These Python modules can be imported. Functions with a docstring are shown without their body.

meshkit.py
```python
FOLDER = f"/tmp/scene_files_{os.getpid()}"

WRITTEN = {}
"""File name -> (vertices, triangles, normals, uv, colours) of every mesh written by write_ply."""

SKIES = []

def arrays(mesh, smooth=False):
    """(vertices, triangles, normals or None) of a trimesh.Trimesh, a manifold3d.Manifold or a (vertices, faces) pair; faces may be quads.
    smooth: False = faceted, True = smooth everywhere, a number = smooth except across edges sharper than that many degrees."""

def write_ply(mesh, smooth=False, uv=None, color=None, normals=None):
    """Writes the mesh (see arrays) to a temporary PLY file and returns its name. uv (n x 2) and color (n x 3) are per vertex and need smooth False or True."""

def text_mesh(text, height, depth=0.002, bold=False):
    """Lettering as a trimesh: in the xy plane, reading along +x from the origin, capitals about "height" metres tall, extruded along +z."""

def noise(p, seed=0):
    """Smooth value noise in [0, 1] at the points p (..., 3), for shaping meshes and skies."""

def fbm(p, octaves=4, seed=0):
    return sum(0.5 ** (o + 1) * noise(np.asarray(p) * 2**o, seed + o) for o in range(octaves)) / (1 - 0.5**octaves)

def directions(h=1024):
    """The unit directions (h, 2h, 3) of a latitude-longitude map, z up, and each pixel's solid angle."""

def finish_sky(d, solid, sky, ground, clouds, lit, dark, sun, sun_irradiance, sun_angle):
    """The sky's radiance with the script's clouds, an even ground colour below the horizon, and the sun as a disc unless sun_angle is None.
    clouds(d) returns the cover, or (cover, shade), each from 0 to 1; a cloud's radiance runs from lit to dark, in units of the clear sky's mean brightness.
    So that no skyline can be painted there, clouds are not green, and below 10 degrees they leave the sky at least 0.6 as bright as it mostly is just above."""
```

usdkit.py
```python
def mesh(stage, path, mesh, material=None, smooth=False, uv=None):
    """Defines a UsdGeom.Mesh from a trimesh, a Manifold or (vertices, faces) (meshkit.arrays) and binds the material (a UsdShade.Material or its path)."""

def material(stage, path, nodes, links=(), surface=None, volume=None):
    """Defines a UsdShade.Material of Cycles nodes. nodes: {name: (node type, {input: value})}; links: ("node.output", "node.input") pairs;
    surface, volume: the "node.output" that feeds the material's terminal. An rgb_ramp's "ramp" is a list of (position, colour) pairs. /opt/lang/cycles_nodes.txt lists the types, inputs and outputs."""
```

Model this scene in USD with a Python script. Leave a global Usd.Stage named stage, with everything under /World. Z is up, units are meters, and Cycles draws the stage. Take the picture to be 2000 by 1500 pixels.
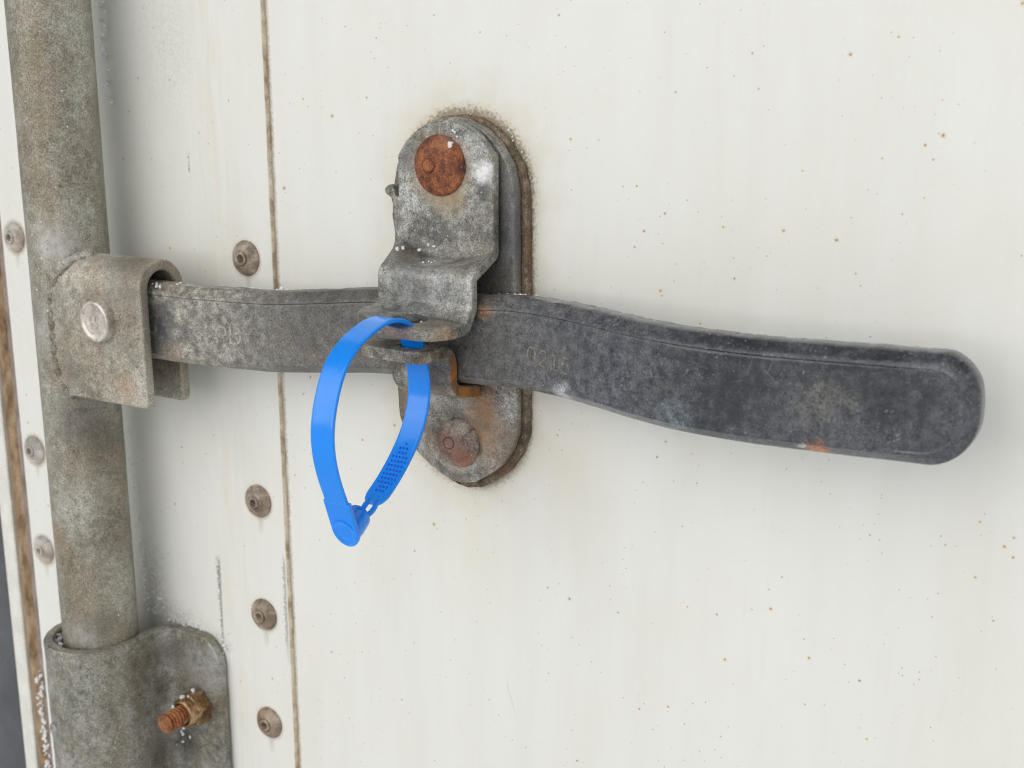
import math, numpy as np, trimesh, shapely, shapely.affinity, usdkit, meshkit
from shapely.geometry import Polygon, Point, LineString, box as sbox
from scipy.interpolate import PchipInterpolator, CubicSpline
from scipy.spatial import Delaunay
from scipy.ndimage import gaussian_filter1d
from pxr import Usd, UsdGeom, UsdLux, UsdShade, Gf, Sdf

stage = Usd.Stage.CreateInMemory()
UsdGeom.SetStageUpAxis(stage, UsdGeom.Tokens.z)
UsdGeom.SetStageMetersPerUnit(stage, 1.0)
UsdGeom.Xform.Define(stage, '/World')
UsdGeom.Scope.Define(stage, '/World/Looks')

# ------------------------------------------------------------------ camera
# The door face is the plane y = 0, x runs to the right along it, z is up; the viewer stands at negative y.
YAW, PITCH = math.radians(31.94), math.radians(13.24)
EYE = (0.24046, -0.35123, 0.07006)
F = Gf.Vec3d(-math.sin(YAW) * math.cos(PITCH), math.cos(YAW) * math.cos(PITCH), -math.sin(PITCH))
R = Gf.Vec3d(math.cos(YAW), math.sin(YAW), 0)
U = Gf.Cross(R, F)
cam = UsdGeom.Camera.Define(stage, '/World/camera')
M4 = Gf.Matrix4d(R[0], R[1], R[2], 0, U[0], U[1], U[2], 0, -F[0], -F[1], -F[2], 0, *EYE, 1)
cam.AddTransformOp().Set(M4)
cam.CreateHorizontalApertureAttr(36.0)
cam.CreateVerticalApertureAttr(27.0)
cam.CreateFocalLengthAttr(36.0 * 2354 / 2000)
cam.CreateClippingRangeAttr(Gf.Vec2f(0.01, 1000))
cam.CreateFStopAttr(18.0)
cam.CreateFocusDistanceAttr(0.41)
cam.CreateExposureAttr(0.05)

# ------------------------------------------------------------------ sky and sun (overcast, light from the upper left)
SUN = np.array([-0.16, -0.86, 0.46]); SUN /= np.linalg.norm(SUN)
sky_el, sky_rot = math.asin(SUN[2]), math.atan2(SUN[0], SUN[1])
sky_m = usdkit.material(stage, '/World/Looks/sky', {
    'tc': ('texture_coordinate', {}),
    'sky': ('sky_texture', {'sky_type': 'single_scattering', 'sun_disc': False, 'sun_elevation': sky_el, 'sun_rotation': sky_rot}),
    'grey': ('hsv', {'saturation': 0.10, 'value': 1.0}),
    'n': ('noise_texture', {'scale': 2.2, 'detail': 5, 'roughness': 0.55}),
    'r': ('rgb_ramp', {'ramp': [(0.3, (0.60, 0.62, 0.65)), (0.5, (0.95, 0.95, 0.95)), (0.7, (1.6, 1.58, 1.55))]}),
    'm': ('mix', {'mix_type': 'multiply', 'fac': 1.0}),
    'bg': ('background_shader', {'strength': 0.10}),
}, [('tc.generated', 'n.vector'), ('sky.color', 'grey.color'), ('grey.color', 'm.color1'), ('n.fac', 'r.fac'), ('r.color', 'm.color2'),
    ('m.color', 'bg.color')], surface='bg.background')
dome = UsdLux.DomeLight.Define(stage, '/World/sky')
UsdShade.MaterialBindingAPI.Apply(dome.GetPrim()).Bind(sky_m)
dome.GetPrim().SetCustomDataByKey('kind', 'structure')
sun = UsdLux.DistantLight.Define(stage, '/World/sun')
sun.CreateIntensityAttr(0.29); sun.CreateAngleAttr(75.0); sun.CreateNormalizeAttr(True)
sun.CreateColorAttr(Gf.Vec3f(1.0, 0.97, 0.93))
zx = Gf.Vec3d(*SUN); up = Gf.Vec3d(0, 0, 1); xx = Gf.Cross(up, zx).GetNormalized(); yy = Gf.Cross(zx, xx)
sun.AddTransformOp().Set(Gf.Matrix4d(*xx, 0, *yy, 0, *zx, 0, 0, 0, 0, 1))


# ------------------------------------------------------------------ material builder
class Out(str):
    pass


class Mat:
    def __init__(s, name):
        s.name, s.nodes, s.links, s.n = name, {}, [], 0
        g = s.add('geometry')
        s.P = s.add('vector_math', out='vector', math_type='scale', vector1=Out(g + '.position'), scale=1000.0)   # millimetres
        s.g = g

    def add(s, kind, out=None, **inp):
        s.n += 1
        nm = f'{kind[:6]}{s.n}'.replace('_', '')
        vals = {}
        for k, v in inp.items():
            if isinstance(v, Out):
                s.links.append((str(v), f'{nm}.{k}'))
            else:
                vals[k] = v
        s.nodes[nm] = (kind, vals)
        return Out(f'{nm}.{out}') if out else nm

    def math(s, op, a, b=0.5, clamp=False):
        return s.add('math', out='value', math_type=op, value1=a, value2=b, use_clamp=clamp)

    def stretch(s, sx, sy, sz):
        return s.add('vector_math', out='vector', math_type='multiply', vector1=s.P, vector2=(sx, sy, sz))

    def noise(s, scale, detail=3, rough=0.55, vec=None, dist=0.0, color=False):
        return s.add('noise_texture', out='color' if color else 'fac', vector=vec or s.P, scale=scale, detail=detail, roughness=rough, distortion=dist)

    def mr(s, v, a, b, lo=0.0, hi=1.0):
        return s.add('map_range', out='result', value=v, from_min=a, from_max=b, to_min=lo, to_max=hi, clamp=True)

    def ramp(s, fac, stops):
        return s.add('rgb_ramp', out='color', fac=fac, ramp=stops)

    def mix(s, fac, a, b, kind='mix'):
        return s.add('mix', out='color', mix_type=kind, fac=fac, color1=a, color2=b)

    def warp(s, scale, amount):
        c = s.noise(scale, 3, color=True)
        o = s.add('vector_math', out='vector', math_type='subtract', vector1=c, vector2=(0.5, 0.5, 0.5))
        o = s.add('vector_math', out='vector', math_type='scale', vector1=o, scale=amount)
        return s.add('vector_math', out='vector', math_type='add', vector1=s.P, vector2=o)

    def dist(s, c, vec=None, scale=(1, 1, 1)):
        """distance to a point c = (x, stand-off, z) in mm"""
        d = s.add('vector_math', out='vector', math_type='subtract', vector1=vec or s.P, vector2=(c[0], -c[1], c[2]))
        if scale != (1, 1, 1):
            d = s.add('vector_math', out='vector', math_type='multiply', vector1=d, vector2=scale)
        return s.add('vector_math', out='value', math_type='length', vector1=d)

    def spot(s, c, r, vec=None, soft=0.6, scale=(1, 1, 1)):
        return s.mr(s.dist(c, vec, scale), r, r * (1 - soft))

    def bump(s, h, strength=0.5, distance=0.0003, normal=None):
        kw = dict(height=h, strength=strength, distance=distance)
        if normal:
            kw['normal'] = normal
        return s.add('bump', out='normal', **kw)

    def done(s, color, rough, normal=None, metallic=0.0, spec=0.5, **kw):
        inp = dict(base_color=color, roughness=rough, metallic=metallic, specular_ior_level=spec, **kw)
        if normal:
            inp['normal'] = normal
        b = s.add('principled_bsdf', out='BSDF', **inp)
        return usdkit.material(stage, f'/World/Looks/{s.name}', s.nodes, s.links, surface=str(b))


def metal(name, dark, mid, light, stain=(0.16, 0.12, 0.08), stain_amt=0.5, frost=0.35, speck=0.5, rough=(0.36, 0.62), metallic=0.42,
          spots=(), bump=0.5, big=0.03, fine=1.0, gain=1.3, edge_rust=False, width=0.10, blotch=0.55):
    m = Mat(name)
    G = lambda c: tuple(min(0.9, x * gain) for x in c)
    dark, mid, light, stain = G(dark), G(mid), G(light), G(stain)
    spots = [(c, r, G(k), a, q) for c, r, k, a, q in spots]
    w = m.warp(0.12, 5.0)
    n1 = m.noise(big, 4, 0.55, vec=w)
    n2 = m.noise(0.32, 4, 0.6)
    n3 = m.noise(1.7, 2, 0.5)
    t = m.math('add', m.math('multiply', n1, 0.6), m.math('multiply', n2, 0.4))
    col = m.ramp(t, [(0.5 - width, dark), (0.5, mid), (0.5 + width, light)])
    # brownish film and dark run-offs
    col = m.mix(m.math('multiply', m.mr(m.noise(0.06, 4, 0.6, vec=m.stretch(1.3, 1, 0.5)), 0.46, 0.64), stain_amt), col, stain)
    blk = m.mr(m.noise(0.14, 5, 0.68, vec=w), 0.53, 0.66)
    col = m.mix(m.math('multiply', blk, blotch), col, tuple(x * 0.45 for x in dark))
    # fine grain
    g = m.ramp(n3, [(0.3, (1 - 0.42 * fine,) * 3), (0.5, (1.0, 1.0, 1.0)), (0.7, (1.0 + 0.42 * fine,) * 3)])
    col = m.mix(1.0, col, g, 'multiply')
    # black pits and pale chips, sparse
    gate = m.mr(m.noise(0.07, 2), 0.4, 0.6, 0.25, 1.0)
    pit = m.math('multiply', m.math('multiply', m.mr(m.noise(1.1, 2, 0.5), 0.63, 0.68), speck * 1.3), gate)
    col = m.mix(pit, col, (0.025, 0.023, 0.02))
    chip = m.math('multiply', m.mr(m.noise(0.9, 3, 0.6), 0.63, 0.69), 0.5)
    col = m.mix(chip, col, tuple(min(0.8, x * 1.6) for x in light))
    # scuffed streaks
    sc = m.mr(m.noise(0.5, 3, 0.6, vec=m.stretch(2.2, 1, 0.25)), 0.63, 0.74)
    col = m.mix(m.math('multiply', sc, 0.22), col, tuple(min(1, x * 1.6) for x in light))
    if edge_rust:
        nx = m.add('separate_xyz', vector=Out(m.g + '.normal'))
        pz = m.add('separate_xyz', vector=m.P)
        k = m.math('multiply', m.mr(Out(nx + '.x'), 0.45, 0.75), m.math('multiply', m.mr(Out(pz + '.z'), -38, -35), m.mr(Out(pz + '.z'), -12, -15)))
        col = m.mix(m.math('multiply', k, m.mr(n2, 0.3, 0.5, 0.7, 1.0)), col, m.ramp(n2, [(0.38, (0.11, 0.06, 0.03)), (0.5, (0.25, 0.12, 0.045)), (0.62, (0.33, 0.2, 0.11))]))
    rg = m.mr(n2, 0.3, 0.7, rough[0], rough[1])
    ws = m.warp(0.35, 4.0)
    for c, r, colr, amt, soft in spots:
        k = m.spot(c, r, ws, soft)
        k = m.math('multiply', m.math('multiply', k, m.mr(n2, 0.3, 0.62, 0.35, 1.0)), amt, True)
        col = m.mix(k, col, colr)
    if frost:
        f = m.math('multiply', m.math('multiply', m.mr(m.noise(0.75, 4, 0.65), 0.66, 0.72), m.mr(m.noise(0.06, 2), 0.45, 0.62)), frost)
        col = m.mix(f, col, (0.62, 0.63, 0.63))
    h = m.math('add', m.math('multiply', n2, 0.75), m.math('multiply', n3, 0.25))
    return m.done(col, rg, m.bump(h, bump * 0.55, 0.0004), metallic=metallic)


L = {}
L['pipe'] = metal('worn_galvanised_pipe', (0.14, 0.12, 0.09), (0.25, 0.235, 0.19), (0.36, 0.36, 0.32), stain=(0.195, 0.16, 0.105), stain_amt=0.55, width=0.15, blotch=0.25, frost=0.3, speck=0.45,
                  spots=[((-170, 40, 14), 13, (0.42, 0.42, 0.41), 0.7, 0.8), ((-178, 42, -20), 16, (0.36, 0.36, 0.35), 0.5, 0.8), ((-165, 38, -58), 16, (0.06, 0.05, 0.045), 0.8, 0.7),
                         ((-163, 30, -68), 12, (0.07, 0.05, 0.035), 0.6, 0.7), ((-182, 40, -112), 9, (0.3, 0.17, 0.09), 0.5, 0.8), ((-172, 42, -156), 10, (0.34, 0.34, 0.33), 0.6, 0.7), ((-164, 36, -150), 10, (0.1, 0.09, 0.08), 0.6, 0.7)])
L['clevis'] = metal('dusty_clevis_steel', (0.18, 0.165, 0.13), (0.305, 0.285, 0.235), (0.43, 0.415, 0.36), stain=(0.25, 0.195, 0.135), stain_amt=0.4, width=0.13, blotch=0.4, frost=0.2, speck=0.35,
                    spots=[((-146, 40, -14), 13, (0.17, 0.12, 0.08), 0.7, 0.5), ((-132, 40, -40), 9, (0.33, 0.18, 0.09), 0.55, 0.8), ((-126, 37, 0), 16, (0.12, 0.10, 0.08), 0.7, 0.7),
                           ((-135, 32, 9), 14, (0.10, 0.085, 0.065), 0.7, 0.7), ((-122, 20, -20), 26, (0.12, 0.09, 0.06), 0.85, 0.5), ((-165, 40, -38), 10, (0.13, 0.11, 0.09), 0.6, 0.8)])
L['bracket'] = metal('grimy_bracket_steel', (0.11, 0.10, 0.085), (0.235, 0.23, 0.195), (0.37, 0.37, 0.35), stain=(0.16, 0.135, 0.09), stain_amt=0.5, width=0.14, blotch=0.35, frost=0.8, speck=0.5,
                     spots=[((-153, 4, -216), 13, (0.025, 0.022, 0.018), 0.95, 0.7), ((-161, 16, -220), 13, (0.05, 0.04, 0.03), 0.8, 0.8), ((-138, 5, -175), 16, (0.36, 0.36, 0.36), 0.6, 0.9),
                            ((-196, 40, -180), 12, (0.42, 0.42, 0.38), 0.5, 0.9), ((-128, 4, -190), 4, (0.12, 0.085, 0.05), 0.8, 0.7), ((-155, 8, -172), 9, (0.07, 0.06, 0.05), 0.6, 0.8), ((-187, 47, -200), 8, (0.3, 0.31, 0.33), 0.6, 0.6)])
L['flap'] = metal('weathered_keeper_steel', (0.095, 0.095, 0.09), (0.22, 0.22, 0.20), (0.38, 0.385, 0.37), stain=(0.17, 0.145, 0.10), stain_amt=0.4, frost=0.3, speck=0.7, big=0.05,
                  spots=[((0, 12, 47), 15, (0.26, 0.17, 0.085), 0.8, 0.45), ((4, 12, 38), 10, (0.30, 0.22, 0.12), 0.6, 0.8), ((18, 12, 47), 5, (0.72, 0.73, 0.74), 0.75, 0.5), ((18, 12, 41), 4, (0.03, 0.03, 0.035), 0.7, 0.6),
                         ((-14, 12, 52), 8, (0.09, 0.09, 0.095), 0.6, 0.8), ((2, 26, 8), 20, (0.16, 0.17, 0.18), 0.5, 0.9), ((12, 34, -4), 11, (0.15, 0.11, 0.07), 0.6, 0.8), ((6, 44, -6), 9, (0.22, 0.09, 0.04), 0.7, 0.8),
                         ((-12, 18, 19), 8, (0.10, 0.08, 0.06), 0.7, 0.8), ((19, 38, -5), 6, (0.42, 0.24, 0.12), 0.6, 0.8)])
L['plate'] = metal('dark_keeper_plate', (0.10, 0.095, 0.085), (0.21, 0.20, 0.175), (0.34, 0.335, 0.31), stain=(0.22, 0.15, 0.085), stain_amt=0.5, frost=0.2, speck=0.7, big=0.05,
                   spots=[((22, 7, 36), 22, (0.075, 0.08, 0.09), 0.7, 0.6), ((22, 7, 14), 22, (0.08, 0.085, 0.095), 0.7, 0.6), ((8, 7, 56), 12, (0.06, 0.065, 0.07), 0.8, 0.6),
                          ((14, 7, -44), 13, (0.30, 0.17, 0.075), 0.75, 0.8), ((14, 7, -34), 9, (0.28, 0.14, 0.06), 0.7, 0.8), ((26, 5, -44), 7, (0.13, 0.095, 0.06), 0.8, 0.7), ((26, 5, -54), 9, (0.15, 0.10, 0.06), 0.8, 0.7), ((2, 7, -62), 8, (0.17, 0.15, 0.115), 0.6, 0.8), ((-20, 7, -38), 9, (0.15, 0.115, 0.08), 0.8, 0.7)])
L['lug'] = metal('rusty_lower_lug', (0.085, 0.08, 0.07), (0.19, 0.18, 0.155), (0.33, 0.325, 0.29), edge_rust=True, stain=(0.20, 0.13, 0.07), stain_amt=0.5, frost=0.2, speck=0.6, big=0.06,
                 spots=[((14.5, 23, -20), 4.0, (0.33, 0.14, 0.035), 1.2, 0.4), ((14.5, 23, -13), 3.5, (0.26, 0.15, 0.06), 1.0, 0.5), ((15, 17, -29), 5.0, (0.34, 0.15, 0.04), 1.2, 0.4), ((15, 9, -33), 5.0, (0.34, 0.15, 0.04), 1.2, 0.4), ((5, 25, -24), 9, (0.22, 0.13, 0.08), 0.6, 0.8)])
L['gasket_base'] = metal('rusty_base_pad', (0.05, 0.038, 0.026), (0.125, 0.095, 0.062), (0.25, 0.195, 0.14), stain=(0.15, 0.085, 0.04), stain_amt=0.6, frost=0.4, speck=0.6, metallic=0.0, rough=(0.7, 0.95), bump=0.9)
L['rust'] = metal('rusted_rivet', (0.055, 0.02, 0.012), (0.16, 0.05, 0.022), (0.27, 0.10, 0.04), stain=(0.11, 0.042, 0.03), stain_amt=0.7, frost=0.12, speck=0.6, metallic=0.0, rough=(0.7, 0.95), big=0.12, bump=0.7,
                  spots=[((4, 12, 57), 5, (0.19, 0.11, 0.085), 0.8, 0.8)])
L['rust_grey'] = metal('half_rusted_rivet', (0.09, 0.07, 0.055), (0.17, 0.135, 0.11), (0.26, 0.23, 0.19), stain=(0.17, 0.075, 0.05), stain_amt=0.7, frost=0.1, speck=0.7, metallic=0.05, rough=(0.6, 0.9), big=0.1,
                       spots=[((6, 10, -56), 8, (0.20, 0.06, 0.022), 0.8, 0.8), ((0, 10, -49), 6, (0.17, 0.075, 0.055), 0.7, 0.8)])
L['bolt'] = metal('rusty_thread', (0.16, 0.055, 0.02), (0.33, 0.12, 0.04), (0.46, 0.2, 0.08), stain=(0.10, 0.04, 0.02), stain_amt=0.7, frost=0.1, speck=0.5, metallic=0.1, rough=(0.6, 0.9), big=0.2)
L['nut'] = metal('bronzed_nut', (0.14, 0.085, 0.04), (0.30, 0.19, 0.10), (0.46, 0.33, 0.2), stain=(0.17, 0.085, 0.03), stain_amt=0.5, frost=0.1, speck=0.3, metallic=0.75, rough=(0.22, 0.4), big=0.15, bump=0.2, fine=0.4)
L['pin'] = metal('polished_pin', (0.42, 0.39, 0.36), (0.55, 0.52, 0.48), (0.68, 0.66, 0.63), stain=(0.34, 0.29, 0.23), stain_amt=0.5, frost=0.1, speck=0.15, metallic=0.6, rough=(0.3, 0.5), big=0.15, bump=0.2, fine=0.4,
                 spots=[((-134, 42, -14), 6, (0.16, 0.12, 0.075), 0.9, 0.8)])
L['rivet_tan'] = metal('tan_rivet', (0.12, 0.095, 0.07), (0.215, 0.175, 0.135), (0.33, 0.28, 0.22), stain=(0.26, 0.165, 0.095), stain_amt=0.6, frost=0.0, speck=0.3, metallic=0.1, rough=(0.5, 0.75), big=0.15, bump=0.3, fine=0.5)
L['rivet_white'] = metal('painted_rivet', (0.2, 0.185, 0.16), (0.33, 0.32, 0.29), (0.46, 0.45, 0.42), stain=(0.33, 0.24, 0.16), stain_amt=0.5, frost=0.0, speck=0.15, metallic=0.0, rough=(0.35, 0.55), big=0.15, bump=0.2, fine=0.3)
L['mandrel'] = metal('dark_mandrel', (0.025, 0.023, 0.02), (0.055, 0.05, 0.045), (0.12, 0.115, 0.11), stain=(0.10, 0.07, 0.05), frost=0.0, big=0.3)
L['weld'] = metal('weld_metal', (0.09, 0.08, 0.065), (0.20, 0.185, 0.15), (0.36, 0.35, 0.32), stain=(0.2, 0.15, 0.1), stain_amt=0.4, frost=0.7, speck=0.7, rough=(0.5, 0.75))


def handle_mat():
    m = Mat('black_painted_bar')
    x = m.add('separate_xyz', vector=m.P)
    X, Z = Out(x + '.x'), Out(x + '.z')
    nb = m.noise(0.03, 4, 0.6, vec=m.warp(0.1, 8.0))
    n2 = m.noise(0.32, 4, 0.6)
    n3 = m.noise(1.7, 2, 0.5)
    black = m.ramp(m.math('add', m.math('multiply', nb, 0.6), m.math('multiply', n2, 0.4)), [(0.39, (0.015, 0.017, 0.022)), (0.5, (0.034, 0.037, 0.045)), (0.61, (0.075, 0.08, 0.092))])
    bare = m.ramp(m.math('add', m.math('multiply', nb, 0.6), m.math('multiply', n2, 0.4)), [(0.37, (0.055, 0.054, 0.049)), (0.5, (0.115, 0.11, 0.098)), (0.63, (0.20, 0.19, 0.168))])
    beige = m.ramp(n2, [(0.35, (0.17, 0.16, 0.13)), (0.55, (0.33, 0.31, 0.26)), (0.7, (0.46, 0.44, 0.38))])
    Xw = m.math('add', X, m.mr(nb, 0.2, 0.8, -25, 25))
    col = m.mix(m.mr(Xw, 20, 62), bare, black)
    k = m.math('multiply', m.mr(Xw, -60, -92), m.mr(n2, 0.3, 0.65, 0.5, 0.95))
    col = m.mix(k, col, beige)
    # worn grey middle stretch, left of the second bend
    k = m.math('multiply', m.math('multiply', m.mr(X, 28, 48), m.mr(Xw, 108, 82)), m.mr(n2, 0.25, 0.7))
    col = m.mix(m.math('multiply', k, 0.5), col, (0.20, 0.198, 0.203))
    # dark wet band next to the clevis
    ws = m.warp(0.3, 5.0)
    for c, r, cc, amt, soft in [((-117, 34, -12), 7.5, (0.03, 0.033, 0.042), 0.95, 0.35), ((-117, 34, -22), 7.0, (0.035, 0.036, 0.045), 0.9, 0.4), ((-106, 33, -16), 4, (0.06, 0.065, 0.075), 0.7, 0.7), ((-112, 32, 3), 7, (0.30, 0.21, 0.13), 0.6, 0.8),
                          ((-113, 33, -27), 8, (0.32, 0.23, 0.15), 0.7, 0.7), ((143.5, 36.5, -23.5), 4.6, (0.40, 0.13, 0.035), 0.95, 0.75), ((139, 36.5, -22.5), 2.0, (0.7, 0.6, 0.55), 0.9, 0.7),
                          ((142, 38, -12), 9, (0.17, 0.16, 0.14), 0.6, 0.8), ((145, 38, -6), 6, (0.16, 0.15, 0.13), 0.5, 0.8), ((152, 38, -8), 3.5, (0.17, 0.16, 0.14), 0.6, 0.8), ((100, 38, -20), 8, (0.19, 0.24, 0.27), 0.6, 0.9),
                          ((176, 34, 3), 1.8, (0.5, 0.24, 0.1), 0.6, 0.8), ((24, 22, 2.5), 4, (0.33, 0.15, 0.06), 0.7, 0.7), ((57, 26, -21), 6, (0.75, 0.77, 0.8), 0.5, 0.8),
                          ((-50, 23, -21), 4, (0.22, 0.16, 0.1), 0.5, 0.7), ((-62, 25, -17), 10, (0.16, 0.135, 0.095), 0.55, 0.8)]:
        kk = m.math('multiply', m.math('multiply', m.spot(c, r, ws, soft), m.mr(n2, 0.36, 0.56, 0.25, 1.0)), amt, True)
        col = m.mix(kk, col, cc)
    g = m.ramp(n3, [(0.3, (0.6,) * 3), (0.5, (1.0,) * 3), (0.7, (1.5,) * 3)])
    col = m.mix(1.0, col, g, 'multiply')
    # vertical hairline scratches and pale chalky flecks
    sc = m.mr(m.noise(0.35, 3, 0.65, vec=m.stretch(3.0, 1, 0.28)), 0.63, 0.78)
    col = m.mix(m.math('multiply', sc, 0.35), col, (0.22, 0.22, 0.2))
    for rot, st, lo, am in [(0.25, (0.10, 0, 3.2), 0.66, 0.40), (1.25, (0.12, 0, 3.0), 0.67, 0.45), (-0.7, (0.09, 0, 2.8), 0.68, 0.35)]:
        sv = m.add('vector_rotate', out='vector', rotate_type='y_axis', vector=m.P, angle=rot)
        sv = m.add('vector_math', out='vector', math_type='multiply', vector1=sv, vector2=st)
        sf = m.math('multiply', m.mr(m.noise(0.5, 2, 0.5, vec=sv), lo, lo + 0.04), m.mr(m.noise(0.045, 2), 0.45, 0.62))
        col = m.mix(m.math('multiply', sf, am), col, (0.25, 0.25, 0.24))
    pits = m.math('multiply', m.mr(m.noise(1.2, 2, 0.5, vec=m.add('vector_math', out='vector', math_type='add', vector1=m.P, vector2=(31.0, 7.0, 13.0))), 0.62, 0.67), 0.7)
    col = m.mix(pits, col, (0.012, 0.012, 0.014))
    fl = m.math('multiply', m.mr(m.noise(1.15, 2, 0.5), 0.63, 0.71), m.mr(m.noise(0.05, 2), 0.4, 0.6, 0.15, 0.6))
    col = m.mix(fl, col, (0.30, 0.34, 0.37))
    rg = m.math('add', m.mr(n2, 0.3, 0.7, 0.15, 0.30), m.mr(Xw, 60, 0, 0.0, 0.22))
    h = m.math('add', m.math('multiply', n2, 0.75), m.math('multiply', n3, 0.25))
    return m.done(col, rg, m.bump(h, 0.15, 0.0004), metallic=0.0, spec=0.7)


L['handle'] = handle_mat()


def mark_mat(name, c, base):
    m = Mat(name)
    n = m.noise(0.8, 3, 0.6)
    return m.done(m.ramp(n, [(0.40, base), (0.5, tuple(0.5 * x + 0.5 * y for x, y in zip(c, base))), (0.62, c)]), 0.6)


L['mark'] = mark_mat('stamped_mark', (0.46, 0.43, 0.35), (0.20, 0.185, 0.15))
L['mark_dark'] = mark_mat('stamped_number', (0.25, 0.23, 0.17), (0.09, 0.088, 0.082))

RIV_R = [(-103.5, 8.8), (-103.5, -93.2), (-103.5, -144.2), (-103.5, -195.1)]
RIV_L = [(-248.0, 8.8), (-248.0, -93.2), (-248.0, -143.9)]


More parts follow.
